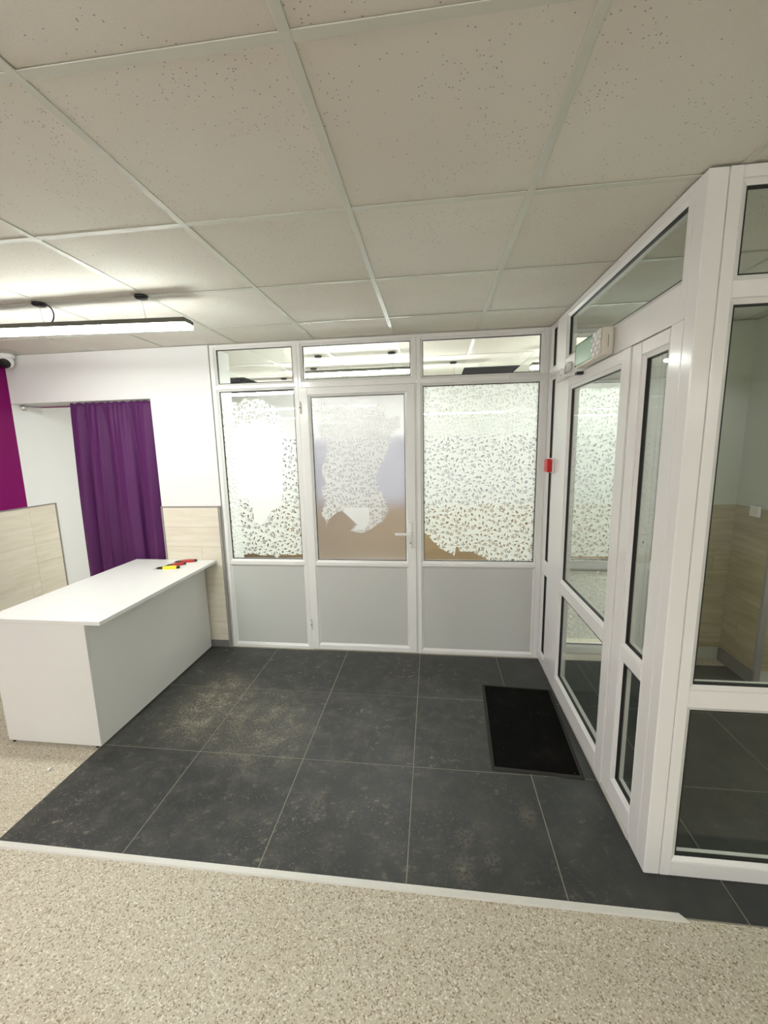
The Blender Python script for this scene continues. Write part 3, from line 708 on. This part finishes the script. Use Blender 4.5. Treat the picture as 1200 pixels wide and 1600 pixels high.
box('shoe', XR-.042, XR-.0065, 2.395, 2.43, 2.036, 2.052, 'black', arm, .002)
box('bracket', XR-.036, XR-.0065, 2.655, 2.69, 2.064, 2.082, 'pvc', arm, .002)

cp = thing('call_point', 'red emergency call point on the post between partition and entrance door', 'call point', (XR-.02, 2.93, 1.47))
box('back_box', XR-.014, XR-.0005, 2.872, 2.968, 1.472, 1.572, 'pvc', cp, .003)
bm = bmesh.new(); pts = []
for (yy, zz) in ((2.878, 1.478), (2.962, 1.478), (2.962, 1.552), (2.948, 1.567), (2.892, 1.567), (2.878, 1.552)): pts.append((yy, zz))
A = [bm.verts.new((XR-.0142, y, z)) for y, z in pts]; B = [bm.verts.new((XR-.046, y, z)) for y, z in pts]
bm.faces.new(A); bm.faces.new(B[::-1])
for i in range(6): bm.faces.new((A[i], A[(i+1) % 6], B[(i+1) % 6], B[i]))
bmesh.ops.bevel(bm, geom=[e for e in bm.edges], offset=.003, segments=2, affect='EDGES')
link('cover', bm, 'red', cp)

so = thing('wall_socket', 'small white socket on the wood cladding inside the vestibule', 'socket', (2.17, 3.0, 1.17))
box('frame', 2.160, 2.1780, 2.96, 3.04, 1.150, 1.225, 'pvc', so, .003)
box('insert', 2.157, 2.1599, 2.975, 3.025, 1.163, 1.212, 'cream', so, .001)

# ------------------------------------------------------------------ door mat
mat = thing('door_mat', 'black pile door mat with rubber edge lying before the entrance door', 'door mat', (.546, 2.298, TT))
def matpart(name, ring_, mt, z0, z1):
    bm = bmesh.new(); a, b = .228, .384
    if ring_:
        R = []
        for (e, z) in ((0, z0), (0, z0+.003), (.008, z1), (.017, z1), (.018, z0+.002)):
            R.append([bm.verts.new((x, y, z)) for x, y in ((-a+e, -b+e), (a-e, -b+e), (a-e, b-e), (-a+e, b-e))])
        for A, B in zip(R, R[1:]):
            for i in range(4): bm.faces.new((A[i], A[(i+1) % 4], B[(i+1) % 4], B[i]))
    else: abox(bm, -a+.0185, a-.0185, -b+.0185, b-.0185, z0, z1, .002)
    bmesh.ops.rotate(bm, cent=(0, 0, 0), matrix=Matrix.Rotation(math.radians(-3.0), 3, 'Z'), verts=bm.verts)
    bmesh.ops.translate(bm, verts=bm.verts, vec=(.546, 2.298, 0))
    link(name, bm, mt, mat)
matpart('rubber_edge', True, 'rubber', TT+.0005, .011)
matpart('pile', False, 'carpet', TT+.0005, .0125)

# ------------------------------------------------------------------ cutters on the desk, scraps on the floor
def cutter(label, a, b, grip, w=.026):
    a, b = Vector(a), Vector(b); L = (b-a).length; ang = math.atan2(b.y-a.y, b.x-a.x); z = .7755
    root = thing('hand_cutter', label, 'cutter', (a.x, a.y, z), None, 'hand cutters on the desk'); root.rotation_euler = (0, 0, ang)
    def part(name, secs, mt):
        bm = bmesh.new(); R = []
        for (x, wy, h0, h1) in secs:
            R.append([bm.verts.new((x*L, y, zz)) for y, zz in ((-wy, h0), (wy, h0), (wy, h0+(h1-h0)*.6), (wy*.6, h1), (-wy*.6, h1), (-wy, h0+(h1-h0)*.6))])
        for A, B in zip(R, R[1:]):
            for i in range(6): bm.faces.new((A[i], A[(i+1) % 6], B[(i+1) % 6], B[i]))
        bm.faces.new(R[0][::-1]); bm.faces.new(R[-1]); bmesh.ops.recalc_face_normals(bm, faces=bm.faces)
        me = bpy.data.meshes.new(name); bm.to_mesh(me); bm.free(); me.materials.append(M[mt])
        o = bpy.data.objects.new(name, me); COL.objects.link(o); o.parent = root
    part('blade', [(0, .001, .006, .007), (.12, .006, .006, .008), (.34, .008, .006, .009)], 'steel')
    part('collar', [(.12, .004, .003, .011), (.22, .010, .001, .016), (.40, w*.42, 0, .018)], 'black')
    part('grip', [(.38, w*.45, 0, .019), (.48, w*.55, 0, .020), (.75, w*.6, 0, .021), (.90, w*.48, 0, .019)], grip)
    part('end_cap', [(.90, w*.42, .001, .021), (.97, w*.4, .001, .019), (1, w*.25, .003, .015)], 'black')
cutter('yellow-handled cutter lying nearest on the white desk', (-2.15, 2.805, 0), (-1.955, 2.845, 0), 'yellow', .030)
cutter('red-handled cutter lying right behind the yellow one', (-2.11, 2.87, 0), (-1.965, 2.945, 0), 'red_tool', .020)
cutter('red-handled cutter lying furthest back near the cladding', (-2.11, 2.975, 0), (-1.925, 3.035, 0), 'red_tool', .022)
def scrap(lab, x, y, s, z=.0003):
    bm = bmesh.new(); bmesh.ops.create_icosphere(bm, subdivisions=1, radius=s)
    for v in bm.verts: v.co = Vector((v.co.x*.5, v.co.y*1.1, v.co.z*.4))*random.uniform(.7, 1.3)
    mn = min(v.co.z for v in bm.verts); bmesh.ops.translate(bm, verts=bm.verts, vec=(x, y, z-mn))
    tag(link('paper_scrap', bm, 'paper'), lab, 'scrap')
scrap('tiny crumpled white paper scrap on the beige floor before the desk', -2.047, 1.709, .013)
scrap('tiny white scrap on the dark tiles near the desk end', -1.735, 3.03, .006, TT+.0004)
